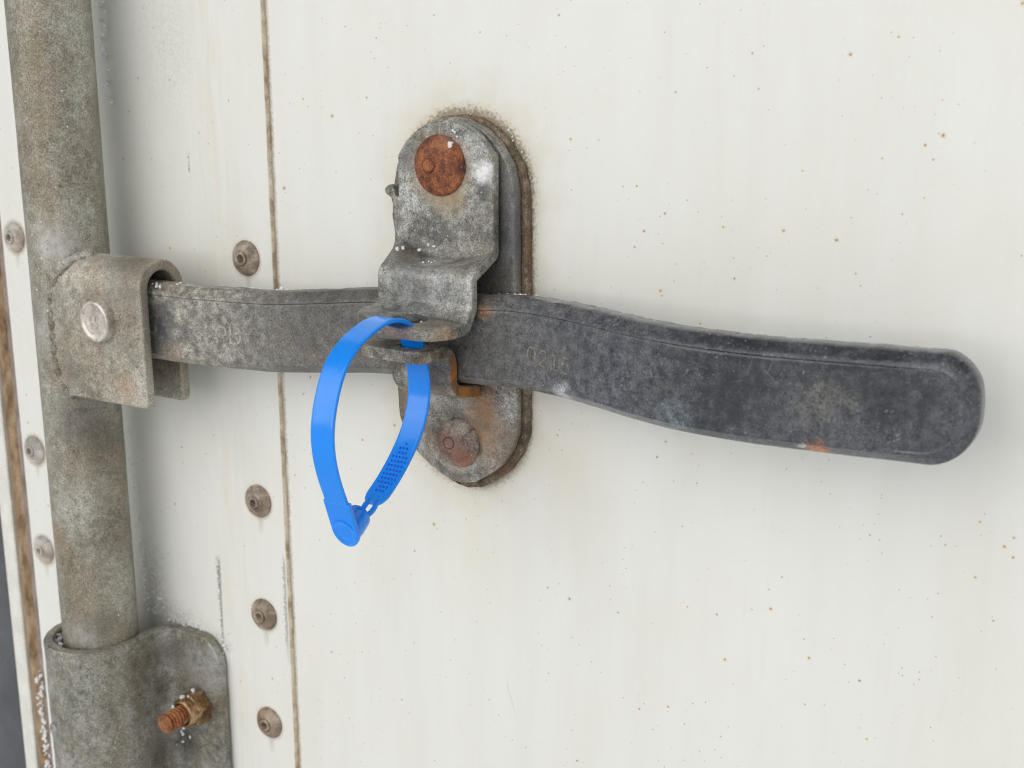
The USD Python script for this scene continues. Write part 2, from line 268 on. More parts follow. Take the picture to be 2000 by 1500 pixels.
def door_mat(name, panel):
    m = Mat(name)
    x = m.add('separate_xyz', vector=m.P)
    X, Z = Out(x + '.x'), Out(x + '.z')
    Pq = m.add('combine_xyz', out='vector', x=X, y=Z, z=0.0)
    streak = m.noise(0.05, 5, 0.6, vec=m.stretch(1.0, 0, 0.13))
    streak2 = m.noise(0.25, 4, 0.6, vec=m.stretch(1.0, 0, 0.1), dist=0.3)
    blot = m.noise(0.018, 4, 0.55)
    base = m.ramp(streak, [(0.35, (0.755, 0.76, 0.705)), (0.5, (0.775, 0.782, 0.733)), (0.65, (0.79, 0.797, 0.752))])
    base = m.mix(m.math('multiply', m.mr(blot, 0.48, 0.66), 0.4), base, (0.755, 0.735, 0.655))
    base = m.mix(m.math('multiply', m.mr(streak2, 0.6, 0.76), 0.10), base, (0.60, 0.53, 0.38))
    base = m.mix(m.math('multiply', m.mr(m.noise(0.22, 4, 0.7), 0.64, 0.76), 0.12), base, (0.56, 0.54, 0.49))
    # fine grey scratches, two slanting families
    for rot, st, sc, amt in [(0.35, (2.2, 0, 0.06), 0.30, 0.22), (-0.5, (1.6, 0, 0.05), 0.27, 0.16)]:
        v = m.add('vector_rotate', out='vector', rotate_type='y_axis', vector=m.warp(0.03, 9.0), angle=rot)
        v = m.add('vector_math', out='vector', math_type='multiply', vector1=v, vector2=st)
        f = m.math('multiply', m.mr(m.noise(sc, 2, 0.5, vec=v), 0.725, 0.76), m.mr(m.noise(0.03, 2), 0.5, 0.62))
        base = m.mix(m.math('multiply', f, amt), base, (0.36, 0.35, 0.32))

    def specks(cell, keep, rmin, rmax, core, halo, hamt, off):
        v = m.add('vector_math', out='vector', math_type='add', vector1=Pq, vector2=(off, off * 0.7, 0))
        v = m.add('vector_math', out='vector', math_type='multiply', vector1=v, vector2=(1.0 / cell, 1.0 / cell, 0))
        nm = m.add('voronoi_texture', vector=v, scale=1.0, dimensions='2D', feature='f1', randomness=1.0)
        rnd = m.add('separate_color', color=Out(nm + '.color'))
        on = m.math('less_than', Out(rnd + '.r'), m.mr(m.noise(0.022, 2), 0.38, 0.64, keep * 0.25, keep * 1.9))
        rr = m.mr(m.math('power', Out(rnd + '.g'), 3.5), 0, 1, rmin / cell, rmax / cell)
        d = m.math('add', Out(nm + '.distance'), m.mr(m.noise(1.6, 2), 0.2, 0.8, -0.12 / cell, 0.12 / cell))
        q = m.math('divide', d, rr)
        return m.math('multiply', m.mr(q, 1.15, 0.8), on), m.math('multiply', m.math('multiply', m.mr(q, 2.6, 0.9), on), hamt)

    for cell, keep, r0, r1, core, halo, hamt, off in [
            (10.0, 0.22, 0.18, 0.44, (0.42, 0.19, 0.035), (0.70, 0.56, 0.30), 0.42, 3.0),
            (27.0, 0.28, 0.30, 0.50, (0.26, 0.11, 0.03), (0.66, 0.46, 0.20), 0.5, 57.0),
            (4.2, 0.12, 0.11, 0.24, (0.36, 0.29, 0.17), (0.66, 0.60, 0.46), 0.25, 91.0),
            (6.5, 0.10, 0.11, 0.28, (0.22, 0.22, 0.21), (0.6, 0.6, 0.57), 0.25, 131.0)]:
        c, h = specks(cell, keep, r0, r1, core, halo, hamt, off)
        base = m.mix(h, base, halo)
        base = m.mix(m.math('multiply', c, 0.65), base, core)
    w = m.warp(0.25, 7.0)
    w2 = m.warp(0.9, 2.4)
    ws = m.add('separate_xyz', vector=w)
    w2s = m.add('separate_xyz', vector=w2)
    grain = m.noise(0.9, 4, 0.7)
    if panel:
        # brown grime round the keeper plate
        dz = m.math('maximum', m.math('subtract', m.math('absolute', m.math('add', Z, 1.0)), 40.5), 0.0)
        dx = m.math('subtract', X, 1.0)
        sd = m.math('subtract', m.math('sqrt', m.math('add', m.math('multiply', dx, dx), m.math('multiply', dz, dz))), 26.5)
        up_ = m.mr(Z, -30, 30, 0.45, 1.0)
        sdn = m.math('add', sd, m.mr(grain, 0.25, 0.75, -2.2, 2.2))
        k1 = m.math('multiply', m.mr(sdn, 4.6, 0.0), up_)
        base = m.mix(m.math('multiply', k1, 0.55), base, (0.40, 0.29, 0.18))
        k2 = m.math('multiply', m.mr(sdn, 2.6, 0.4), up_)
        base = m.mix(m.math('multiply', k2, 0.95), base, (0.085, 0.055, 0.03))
        k3 = m.math('multiply', m.mr(m.math('add', sd, m.mr(m.noise(0.12, 3), 0.2, 0.8, -9, 9)), 17, 0), 0.38)
        base = m.mix(k3, base, (0.66, 0.58, 0.42))
        # yellowish and greenish run below the plate
        k = m.math('multiply', m.spot((4, 0, -92), 30, w, 0.9, (1.0, 1, 0.75)), 0.16)
        base = m.mix(k, base, (0.80, 0.70, 0.45))
        k = m.math('multiply', m.spot((44, 0, -58), 26, w, 0.9, (1.0, 1, 0.6)), 0.25)
        base = m.mix(k, base, (0.62, 0.52, 0.34))
        # dirt along the seam
        k = m.math('multiply', m.mr(m.math('add', X, m.mr(grain, 0.2, 0.8, -0.9, 0.9)), -86.9, -88.6), m.mr(m.noise(0.06, 3, vec=m.stretch(0, 0, 1)), 0.3, 0.6, 0.35, 0.9))
        base = m.mix(k, base, (0.24, 0.16, 0.09))
    else:
        for i, (rx, rz) in enumerate(RIV_R + RIV_L):
            left = i >= len(RIV_R)
            dd = m.dist((rx, 0, rz - 0.4), w2)
            base = m.mix(m.math('multiply', m.mr(dd, 8.6 if not left else 9.2, 6.6), 0.7), base, (0.36, 0.22, 0.10) if left else (0.46, 0.37, 0.26))
            dr = m.dist((rx + 0.5, 0, rz - 9.5), w2, (2.2, 1, 0.7))
            base = m.mix(m.math('multiply', m.mr(dr, 4.5, 0.5), 0.4), base, (0.42, 0.38, 0.30))
        # scrape mark along the ridge, and dark grit by the rod bracket
        sx = m.math('absolute', m.math('add', Out(w2s + '.x'), 129.0))
        inz = m.math('multiply', m.mr(Z, -122, -127), m.mr(Z, -186, -160))
        wid = m.mr(Z, -125, -180, 1.7, 0.25)
        k = m.math('multiply', m.mr(m.math('subtract', sx, m.math('multiply', wid, m.mr(grain, 0.35, 0.65))), 0.35, -0.35), inz)
        base = m.mix(m.math('multiply', k, 0.85), base, (0.20, 0.19, 0.175))
        sx = m.math('absolute', m.math('add', Out(w2s + '.x'), 132.0))
        k = m.math('multiply', m.mr(m.math('subtract', sx, m.mr(grain, 0.35, 0.65, -0.4, 0.7)), 0.2, -0.3), m.math('multiply', m.mr(Z, 52, 48), m.mr(Z, 38, 43)))
        base = m.mix(m.math('multiply', k, 0.7), base, (0.22, 0.2, 0.18))
        sx = m.math('absolute', m.math('add', Out(w2s + '.x'), 91.0))
        k = m.math('multiply', m.mr(m.math('subtract', sx, m.mr(grain, 0.35, 0.65, 0.0, 1.4)), 0.3, -0.3), m.math('multiply', m.mr(Z, -114, -119), m.mr(Z, -165, -150)))
        base = m.mix(m.math('multiply', k, 0.75), base, (0.33, 0.33, 0.31))
        for c, r, sc, cc, amt in [((-172, 0, -143), 15, (1.2, 1, 0.6), (0.36, 0.34, 0.29), 0.6), ((-157, 0, -159), 18, (0.7, 1, 1.7), (0.36, 0.34, 0.29), 0.55), ((-130, 0, -164), 7, (0.8, 1, 1.2), (0.2, 0.18, 0.15), 0.6)]:
            k = m.math('multiply', m.math('multiply', m.spot(c, r, w, 0.8, sc), m.mr(grain, 0.42, 0.62)), amt)
            base = m.mix(k, base, cc)
        base = m.mix(m.math('multiply', m.math('multiply', m.mr(m.math('absolute', m.math('add', X, 119.0)), 16, 2), m.mr(streak2, 0.4, 0.62)), 0.35), base, (0.70, 0.62, 0.50))
        k = m.math('multiply', m.math('multiply', m.spot((-140, 0, 92), 26, w, 0.9, (1.0, 1, 0.6)), m.mr(grain, 0.4, 0.65)), 0.3)
        base = m.mix(k, base, (0.45, 0.40, 0.33))
    rg = m.mr(streak, 0.3, 0.7, 0.33, 0.48)
    hb = m.math('add', m.math('multiply', m.noise(0.10, 3), 0.7), m.math('multiply', grain, 0.12))
    return m.done(base, rg, m.bump(hb, 0.25, 0.0004), spec=0.4)


L['panel'] = door_mat('white_door_panel', True)
L['edge_plate'] = door_mat('white_edge_plate', False)


def plain(name, stops, scale, rough, bump=0.2, spec=0.5, stretch=None, detail=4, **kw):
    m = Mat(name)
    n = m.noise(scale, detail, 0.6, vec=m.stretch(*stretch) if stretch else None)
    g = m.noise(1.5, 3)
    col = m.mix(1.0, m.ramp(n, stops), m.ramp(g, [(0.3, (0.8,) * 3), (0.7, (1.18,) * 3)]), 'multiply')
    return m.done(col, rough, m.bump(g, bump, 0.0003), spec=spec, **kw)


L['sealant'] = plain('aged_sealant', [(0.35, (0.34, 0.25, 0.15)), (0.5, (0.56, 0.48, 0.35)), (0.65, (0.66, 0.60, 0.48))], 0.22, 0.7, 0.5, stretch=(1, 1, 0.6))
L['gasket'] = plain('mud_stained_rubber', [(0.33, (0.11, 0.065, 0.03)), (0.48, (0.28, 0.185, 0.105)), (0.65, (0.43, 0.32, 0.21))], 0.12, 0.8, 0.8, 0.3, stretch=(1.5, 1, 0.6), detail=6)
L['gasket_lip'] = plain('mauve_rubber', [(0.35, (0.20, 0.155, 0.125)), (0.65, (0.36, 0.295, 0.26))], 0.15, 0.75, 0.6, 0.3, stretch=(1, 1, 0.5))
L['post'] = plain('white_frame_paint', [(0.35, (0.68, 0.67, 0.60)), (0.65, (0.78, 0.775, 0.72))], 0.1, 0.45, 0.1)
L['black_rubber'] = plain('dark_grey_rubber', [(0.35, (0.075, 0.078, 0.088)), (0.65, (0.11, 0.113, 0.125))], 0.03, 0.5, 0.1)


def blue_mat(name, c, extra=0.0):
    m = Mat(name)
    n = m.noise(0.2, 4, 0.6)
    col = m.ramp(n, [(0.3, tuple(x * 0.93 for x in c)), (0.7, c)])
    col = m.mix(m.math('multiply', m.mr(m.noise(0.8, 3, 0.6), 0.70, 0.76), 0.25), col, (0.03, 0.06, 0.2))
    h = m.math('add', m.math('multiply', m.noise(0.25, 3), 0.7), m.math('multiply', m.noise(1.6, 3), 0.35))
    return m.done(col, m.mr(n, 0.3, 0.7, 0.12, 0.2), m.bump(h, 0.12, 0.0003), spec=0.7, subsurface_weight=0.12, subsurface_scale=0.001, subsurface_radius=(0.3, 0.6, 1.0))


L['blue'] = blue_mat('blue_plastic', (0.0, 0.262, 1.0))
L['blue_dots'] = blue_mat('blue_plastic_dots', (0.0, 0.14, 0.8))
m = Mat('snow')
L['snow'] = m.done((0.86, 0.88, 0.90), 0.45, m.bump(m.noise(1.2, 4), 0.6, 0.0004), subsurface_weight=0.4, subsurface_scale=0.002, subsurface_radius=(1.0, 1.0, 1.0))
m = Mat('snowy_ground')
L['ground'] = m.done((0.74, 0.75, 0.77), 0.8, m.bump(m.noise(0.01, 5), 0.5, 0.02))

# ------------------------------------------------------------------ mesh helpers; parts are modelled in mm as (x, stand-off from the door, z)
made = {}


def uniq(parent, name):
    k = f'{parent}/{name}'
    i = made.get(k, -1) + 1
    made[k] = i
    return k if i == 0 else f'{k}_{i:03d}'


BASE = {}


def thing(name, label, cat, base=(0, 0, 0), group=None):
    p = uniq('/World', name)
    x = UsdGeom.Xform.Define(stage, p)
    b = np.array([base[0], -base[1], base[2]], float) * 0.001
    x.AddTranslateOp().Set(Gf.Vec3d(*b))
    BASE[p] = b
    q = x.GetPrim()
    q.SetCustomDataByKey('label', label); q.SetCustomDataByKey('category', cat)
    if group:
        q.SetCustomDataByKey('group', group)
    return p


def put(parent, name, vf, mat, smooth=True, label=None, kind=None):
    """vf: (vertices, faces) in mm (x, stand-off, z)"""
    v, f = np.asarray(vf[0], float), np.asarray(vf[1], int)
    if f.shape[1] == 4:
        f = np.vstack([f[:, [0, 1, 2]], f[:, [0, 2, 3]]])
    p = uniq(parent, name)
    b = BASE.get(parent, np.zeros(3))
    BASE[p] = b
    w = v * [1, -1, 1] * 0.001 - b
    t = trimesh.Trimesh(w, f[:, ::-1], process=False)
    usdkit.mesh(stage, p, t, L[mat], smooth=smooth)
    q = stage.GetPrimAtPath(p)
    if label:
        q.SetCustomDataByKey('label', label)
    if kind:
        q.SetCustomDataByKey('kind', kind)
    return p


def fix(v, f):
    """consistent outward winding, welded"""
    t = trimesh.Trimesh(np.asarray(v, float), np.asarray(f, int), process=False)
    t.merge_vertices()
    trimesh.repair.fix_normals(t)
    return np.array(t.vertices), np.array(t.faces)


def wobble(vf, amp, freq, seed=0, oct=3):
    v, f = vf
    t = trimesh.Trimesh(v, f, process=False)
    n = np.array(t.vertex_normals)
    return v + n * (amp * meshkit.fbm(v * freq, oct, seed))[:, None], f


def ring_pts(poly, step):
    out = []
    for g in (poly.geoms if hasattr(poly, 'geoms') else [poly]):
        for r in [g.exterior, *g.interiors]:
            n = max(8, int(r.length / step))
            out += [r.interpolate(i / n, normalized=True).coords[0] for i in range(n)]
    return out


def slab(poly, t, r=0.8, step=1.0):
    """plate with rounded edges: outline in (u, s), thickness w in -t/2..t/2"""
    pts = []
    for k in (0, 0.12, 0.35, 0.7, 1.0):
        q = poly.buffer(-k * r) if k else poly
        if not q.is_empty:
            pts += ring_pts(q, step)
    nb = len(ring_pts(poly, step))
    inner = poly.buffer(-r - 0.6 * step)
    if not inner.is_empty:
        x0, y0, x1, y1 = inner.bounds
        gx, gy = np.meshgrid(np.arange(x0, x1, step), np.arange(y0, y1, step))
        gx[1::2] += step / 2
        g = np.column_stack([gx.ravel(), gy.ravel()])
        pts += list(map(tuple, g[shapely.contains_xy(inner, g[:, 0], g[:, 1])]))
    p = np.array(pts)
    tri = Delaunay(p).simplices
    c = p[tri].mean(1)
    tri = tri[shapely.contains_xy(poly.buffer(1e-4), c[:, 0], c[:, 1])]
    a, b, cc = p[tri[:, 0]], p[tri[:, 1]], p[tri[:, 2]]
    ar = (b[:, 0] - a[:, 0]) * (cc[:, 1] - a[:, 1]) - (b[:, 1] - a[:, 1]) * (cc[:, 0] - a[:, 0])
    tri = tri[np.abs(ar) > 1e-7]; ar = ar[np.abs(ar) > 1e-7] if len(ar) != len(tri) else ar
    a, b, cc = p[tri[:, 0]], p[tri[:, 1]], p[tri[:, 2]]
    ar = (b[:, 0] - a[:, 0]) * (cc[:, 1] - a[:, 1]) - (b[:, 1] - a[:, 1]) * (cc[:, 0] - a[:, 0])
    tri[ar < 0] = tri[ar < 0][:, ::-1]
    d = shapely.distance(shapely.points(p), poly.boundary)
    e = np.clip(1 - d / r, 0, 1)
    h = t / 2 - r + r * np.sqrt(np.clip(1 - e * e, 0, 1))
    n = len(p)
    v = np.vstack([np.column_stack([p, h]), np.column_stack([p, -h])])
    edges = np.vstack([tri[:, [0, 1]], tri[:, [1, 2]], tri[:, [2, 0]]])
    und = np.sort(edges, 1)
    key = und[:, 0] * n + und[:, 1]
    _, first, cnt = np.unique(key, return_index=True, return_counts=True)
    be = edges[first[cnt == 1]]
    wall = np.vstack([np.column_stack([be[:, 0], be[:, 0] + n, be[:, 1]]), np.column_stack([be[:, 1], be[:, 0] + n, be[:, 1] + n])])
    return v, np.vstack([tri, tri[:, ::-1] + n, wall])


def bent(path, sigma=2.0, step=0.25):
    """path: polyline of (a, b); returns f(s) -> (point, tangent, normal) along its softened arc length"""
    p = np.array(path, float)
    L_ = np.r_[0, np.cumsum(np.linalg.norm(np.diff(p, axis=0), axis=1))]
    s = np.arange(0, L_[-1] + step, step)
    q = np.column_stack([np.interp(s, L_, p[:, k]) for k in (0, 1)])
    ext = int(6 * sigma / step)
    d0, d1 = q[0] - q[1], q[-2] - q[-3]
    q = np.vstack([q[0] + d0 * np.arange(ext, 0, -1)[:, None], q[:-1], q[-2] + d1 * np.arange(1, ext + 1)[:, None]])
    q = np.column_stack([gaussian_filter1d(q[:, k], sigma / step) for k in (0, 1)])[ext:-ext]
    ss = np.r_[0, np.cumsum(np.linalg.norm(np.diff(q, axis=0), axis=1))]
    t = np.gradient(q, axis=0); t /= np.linalg.norm(t, axis=1)[:, None]

    def f(x):
        x = np.asarray(x, float)
        lo, hi = np.minimum(x, 0), np.maximum(x - ss[-1], 0)
        P = np.column_stack([np.interp(x, ss, q[:, k]) for k in (0, 1)])
        T = np.column_stack([np.interp(x, ss, t[:, k]) for k in (0, 1)])
        T /= np.linalg.norm(T, axis=1)[:, None]
        P = P + T * (lo + hi)[:, None]
        return P, T, np.column_stack([-T[:, 1], T[:, 0]])
    f.length = ss[-1]
    return f


def blob(r, seed, sub=2, rough=0.45, squash=(1, 1, 1)):
    t = trimesh.creation.icosphere(sub, 1.0)
    v = np.array(t.vertices)
    v = v * (1 + rough * meshkit.fbm(v * 1.3 + seed * 7.1, 3, seed))[:, None] * np.array(squash) * r
    return v, np.array(t.faces)


def join(parts):
    v, f, n = [], [], 0
    for a, b in parts:
        v.append(a); f.append(np.asarray(b) + n); n += len(a)
    return np.vstack(v), np.vstack(f)


def revolve(prof, n=48):
    """profile of (radius, height): the height axis points away from the door (stand-off)"""
    prof = np.array(prof, float)
    a = np.linspace(0, 2 * np.pi, n, endpoint=False)
    v = np.array([[r * np.cos(t), h, r * np.sin(t)] for r, h in prof for t in a])
    k = len(prof)
    f = []
    for i in range(k - 1):
        for j in range(n):
            q = (i * n + j, i * n + (j + 1) % n, (i + 1) * n + (j + 1) % n, (i + 1) * n + j)
            f += [(q[0], q[1], q[2]), (q[0], q[2], q[3])]
    return fix(v, f)


def loft(secs, cap=True):
    s = np.array(secs, float)
    m_, n = s.shape[:2]
    v = s.reshape(-1, 3)
    i, j = np.meshgrid(np.arange(m_ - 1), np.arange(n), indexing='ij')
    a, b = i * n + j, i * n + (j + 1) % n
    f = np.vstack([np.column_stack([a.ravel(), b.ravel(), (b + n).ravel()]), np.column_stack([a.ravel(), (b + n).ravel(), (a + n).ravel()])])
    if cap:
        c = [s[0].mean(0), s[-1].mean(0)]
        k = len(v)
        v = np.vstack([v, c])
        jj = np.arange(n)
        f = np.vstack([f, np.column_stack([jj, np.full(n, k), (jj + 1) % n]), np.column_stack([(m_ - 1) * n + jj, (m_ - 1) * n + (jj + 1) % n, np.full(n, k + 1)])])
    return fix(v, f)


def tube(path, rad, n=24, closed_noise=None):
    """round bar along 3D points with a radius each"""
    p = np.array(path, float)
    rad = np.broadcast_to(rad, len(p))
    t = np.gradient(p, axis=0); t /= np.linalg.norm(t, axis=1)[:, None]
    ref = np.array([0, 1.0, 0]) if abs(t[0][1]) < 0.9 else np.array([1.0, 0, 0])
    secs = []
    a = np.linspace(0, 2 * np.pi, n, endpoint=False)
    for q, d, r in zip(p, t, rad):
        u = np.cross(d, ref); u /= np.linalg.norm(u); w = np.cross(d, u)
        secs.append(q + r * (np.cos(a)[:, None] * u + np.sin(a)[:, None] * w))
    return loft(secs)


def spline(pts, n):
    p = np.array(pts, float)
    s = np.r_[0, np.cumsum(np.linalg.norm(np.diff(p, axis=0), axis=1))]
    return CubicSpline(s, p)(np.linspace(0, s[-1], n))


def gridsheet(xs, zs, d_of):
    X, Z = np.meshgrid(xs, zs)
    v = np.column_stack([X.ravel(), d_of(X, Z).ravel(), Z.ravel()])
    n = len(xs)
    i, j = np.meshgrid(np.arange(len(zs) - 1), np.arange(n - 1), indexing='ij')
    a = (i * n + j).ravel()
    return v, np.vstack([np.column_stack([a, a + n + 1, a + 1]), np.column_stack([a, a + n, a + n + 1])])


# ------------------------------------------------------------------ ground
gx = np.linspace(-40000, 40000, 41)
v = np.array([[a, 0, 0] for a in gx])
vv, ff = gridsheet(gx, np.linspace(0, 1, 2), lambda X, Z: X * 0)
gv = np.array([[a, b, -1250.0 + 25 * math.sin(a * 0.0003) * math.cos(b * 0.0004)] for b in gx for a in gx])
gf = []
for i in range(40):
    for j in range(40):
        a = i * 41 + j
        gf += [(a, a + 1, a + 42), (a, a + 42, a + 41)]
put('/World', 'ground', (gv, np.array(gf)[:, ::-1]), 'ground', kind='structure')

# ------------------------------------------------------------------ the door
ZT, ZB = 300, -420
door = thing('truck_door', 'off-white painted truck door with rust specks, riveted edge plate and a vertical seam', 'door')


def closed_sheet(xs, zs, front, back):
    a, fa = gridsheet(xs, zs, front)
    b, fb = gridsheet(xs, zs, back)
    v, f = join([(a, fa), (b, fb[:, ::-1])])
    n, nx, nz = len(a), len(xs), len(zs)
    rim = list(range(nx)) + [i * nx + nx - 1 for i in range(1, nz)] + [(nz - 1) * nx + i for i in range(nx - 2, -1, -1)] + [i * nx for i in range(nz - 2, 0, -1)]
    w = []
    for p, q in zip(rim, rim[1:] + rim[:1]):
        w += [(p, q, q + n), (p, q + n, p + n)]
    v, f = v, np.vstack([f, w])
    return fix(v, f)


def sag(X, Z):
    return 0.35 * np.sin(X * 0.017 + 0.6) * np.sin(Z * 0.013 + 1.1)


zs = np.linspace(ZB, ZT, 73)
put(door, 'panel', closed_sheet(np.linspace(-96, 520, 62), zs, lambda X, Z: -1.5 + 0.5 * sag(X, Z) * (X > -60), lambda X, Z: X * 0 - 30.0), 'panel', 30)
xs = np.unique(np.r_[np.linspace(-258, -150, 28), np.linspace(-150, -118, 33), np.linspace(-118, -89.6, 12), [-258.0, -257.4, -90.0, -89.6]])


def plate_front(X, Z):
    ridge = 0.5 / (1 + np.exp((X + 131) / 2.5)) + 0.12 * np.exp(-((X + 131) / 3.5) ** 2)
    ends = -0.5 * ((X < -257.8) | (X > -89.8))
    return ridge + ends


put(door, 'edge_plate', closed_sheet(xs, zs, plate_front, lambda X, Z: X * 0 - 1.35), 'edge_plate', 30)
# sealant bead along the seam: ragged
zz = np.arange(ZB, ZT, 1.2)
rg = meshkit.fbm(np.column_stack([zz * 0.12, zz * 0, zz * 0]), 4, 3)
secs = []
for z, q in zip(zz, rg):
    w = 0.6 + 0.45 * q
    secs.append([(-90.2, -1.3, z), (-90.0, -0.35 + 0.25 * q, z), (-89.5, -0.2 + 0.3 * q, z), (-89.6 + w * 0.7, -0.7 + 0.2 * q, z), (-89.6 + w, -1.45, z), (-89.6 + w, -1.6, z), (-90.2, -1.6, z)])
put(door, 'sealant_strip', loft(secs), 'sealant', 40)

# rivets: domed heads with a hollow, dark mandrel in the middle
PROF = [(0.0, 0.3), (1.45, 0.3), (1.6, 0.8), (1.65, 3.2), (1.85, 3.6), (2.3, 3.65), (2.6, 3.4), (2.7, 2.55), (2.95, 2.45), (3.3, 2.95), (3.8, 2.9), (4.8, 2.4), (5.8, 1.65), (6.5, 1.0), (6.85, 0.6), (6.95, 0.3), (6.9, -0.5)]
for i, (rx, rz) in enumerate(RIV_R + RIV_L):
    left = i >= len(RIV_R)
    v, f = revolve(PROF)
    d0 = plate_front(np.array(rx), 0)
    v = v * ((1.0, 1.0, 1.0) if not left else (0.97, 0.95, 0.97))
    v, f = wobble((v, f), 0.28, 0.3, 40 + 3 * i)
    rp = put(door, 'rivet', (v + [rx, d0, rz], f), 'rivet_white' if left else 'rivet_tan', 40, label='white painted rivet with rust at its rim' if left else 'bare tan rivet')
    mv, mf = revolve([(0, 1.1), (0.8, 1.1), (1.2, 0.9), (1.5, 0.4)], 20)
    put(rp, 'mandrel', (mv + [rx, d0, rz], mf), 'mandrel', 40)

# ------------------------------------------------------------------ frame at the far left: rubber seal, white post, dark rubber
frame = thing('door_frame', 'white door frame post with mud-brown rubber seal left of the lock rod', 'door frame', (-270, 0, -300))
zz = np.arange(ZB, ZT, 2.0)
secs = []
for z in zz:
    q = meshkit.fbm(np.array([[z * 0.04, 3.3, 0]]), 3, 5)[0]
    cx, cd, r = -266.7 + 0.5 * q, -4.2, 5.3 + 0.3 * q
    a = np.linspace(0, 2 * np.pi, 22, endpoint=False)
    secs.append([(cx + r * math.cos(t), cd + 4.4 * math.sin(t) - 0.9 * math.exp(-((t - 1.15) / 0.22) ** 2), z) for t in a])
put(frame, 'seal', wobble(loft(secs), 0.35, 0.3, 6), 'gasket', True)
secs = []
for z in zz:
    q = meshkit.fbm(np.array([[z * 0.05, 9.3, 0]]), 3, 8)[0]
    secs.append([(-262.8, -6, z), (-262.6, -1.6 + 0.3 * q, z), (-261.6, -0.5 + 0.3 * q, z), (-259.3, -0.5, z), (-258.1, -1.1, z), (-258.05, -6, z)])
put(frame, 'seal_lip', wobble(loft(secs), 0.2, 0.4, 9), 'gasket_lip', 35)
put(frame, 'post', loft([[(-281.6, -60, z), (-281.6, -0.6, z), (-281.0, 0, z), (-273.0, 0, z), (-272.4, -0.6, z), (-272.4, -60, z)] for z in np.linspace(ZB, ZT, 20)]), 'post', 30)
secs = []
for z in np.linspace(ZB, ZT, 20):
    secs.append([(-283.0, -60, z), (-283.0, -14, z)] + [(-303 - 20 * math.cos(t), -14 + 12 * math.sin(t), z) for t in np.linspace(0.15, np.pi, 14)] + [(-323, -60, z)])
put(frame, 'rubber_trim', loft(secs), 'black_rubber', 40)

# ------------------------------------------------------------------ lock rod: pipe, clevis, weld, pivot pin
rod = thing('lock_rod', 'thick vertical grey galvanised pipe with a folded clevis welded on', 'lock rod', (-178, 26, -235))
a = np.linspace(0, 2 * np.pi, 72, endpoint=False)
secs = [[(-178 + 15.9 * math.cos(t), 26 + 15.9 * math.sin(t), z) for t in a] for z in np.arange(-330, 260, 3.0)]
put(rod, 'pipe', wobble(loft(secs), 0.35, 0.05, 11, 4), 'pipe', True)
# clevis: plate folded over the handle end (path in (stand-off, z), width along x)
arc = [(29 + 9.1 * math.cos(t), -1.0 + 9.1 * math.sin(t)) for t in np.linspace(0, np.pi, 25)]
cp = [(38.1, -47.4)] + arc + [(19.9, -47.6)]
fc = bent(cp, 0.8)
Lc = fc.length
xl, xr = -173.5, -120.8
poly = Polygon([(xl + 4.5, 0), (xl + 2.0, 2.0), (xl + 0.8, 6), (xl, 14), (xl, 40), (xl + 2, 48), (xl + 6, 56), (xl + 6, Lc - 52), (xl + 2, Lc - 44), (xl, Lc - 30), (xl, Lc), (xr - 1.2, Lc), (xr, Lc - 1.2), (xr, 1.0), (xr - 1.0, 0)])
v, f = slab(poly, 3.9, 0.7, 1.2)
Pp, T, N = fc(v[:, 1])
w = -v[:, 2]
cl = np.column_stack([v[:, 0], Pp[:, 0] + N[:, 0] * w, Pp[:, 1] + N[:, 1] * w])
# the front cheek flares back into the pipe on its left
fl = np.clip((-163 - cl[:, 0]) / 11, 0, 1) * (cl[:, 1] > 28)
cl[:, 1] -= 1.8 * fl ** 2
put(rod, 'clevis', wobble(fix(cl, f), 0.4, 0.07, 21), 'clevis', True)
# weld bead round the clevis
wp = spline([(-158, 31, 10.2), (-161.5, 36, 9.0), (-166.5, 39.2, 5.0), (-171.6, 39.6, -1), (-173.6, 40.0, -14), (-173.6, 40.0, -30), (-171.8, 39.6, -42), (-167, 38.0, -48.0)], 120)
s = np.linspace(0, 1, 120)
v, f = tube(wp, 0.95 + 0.25 * np.sin(s * 47) + 0.2 * np.sin(s * 91 + 1), 14)
put(rod, 'weld_bead', wobble((v, f), 1.6, 0.3, 31, 4), 'weld', True)
pv, pf = revolve([(0, 2.9), (2.5, 2.9), (5.6, 2.95), (6.1, 3.05), (6.6, 3.4), (7.2, 3.5), (7.8, 3.3), (8.25, 2.6), (8.3, 0.2), (8.3, -1.5)], 56)
pin = put(rod, 'pivot_pin', (wobble((pv, pf), 0.15, 0.25, 33)[0] + [-144.5, 40.1, -14.2], pf), 'pin', 40, label='shiny round pin head on the clevis')
tm = meshkit.text_mesh('B', 5.5, 0.5, bold=True)
tv = np.array(tm.vertices); tv[:, :2] -= tv[:, :2].mean(0)
ang = math.radians(14)
tv = np.column_stack([tv[:, 0] * math.cos(ang) - tv[:, 1] * math.sin(ang), tv[:, 2], tv[:, 0] * math.sin(ang) + tv[:, 1] * math.cos(ang)])
put(pin, 'stamped_letter', fix(tv * [1, 0.7, 1] + [-144.5, 43.0, -14.2], tm.faces), 'pin', 30)

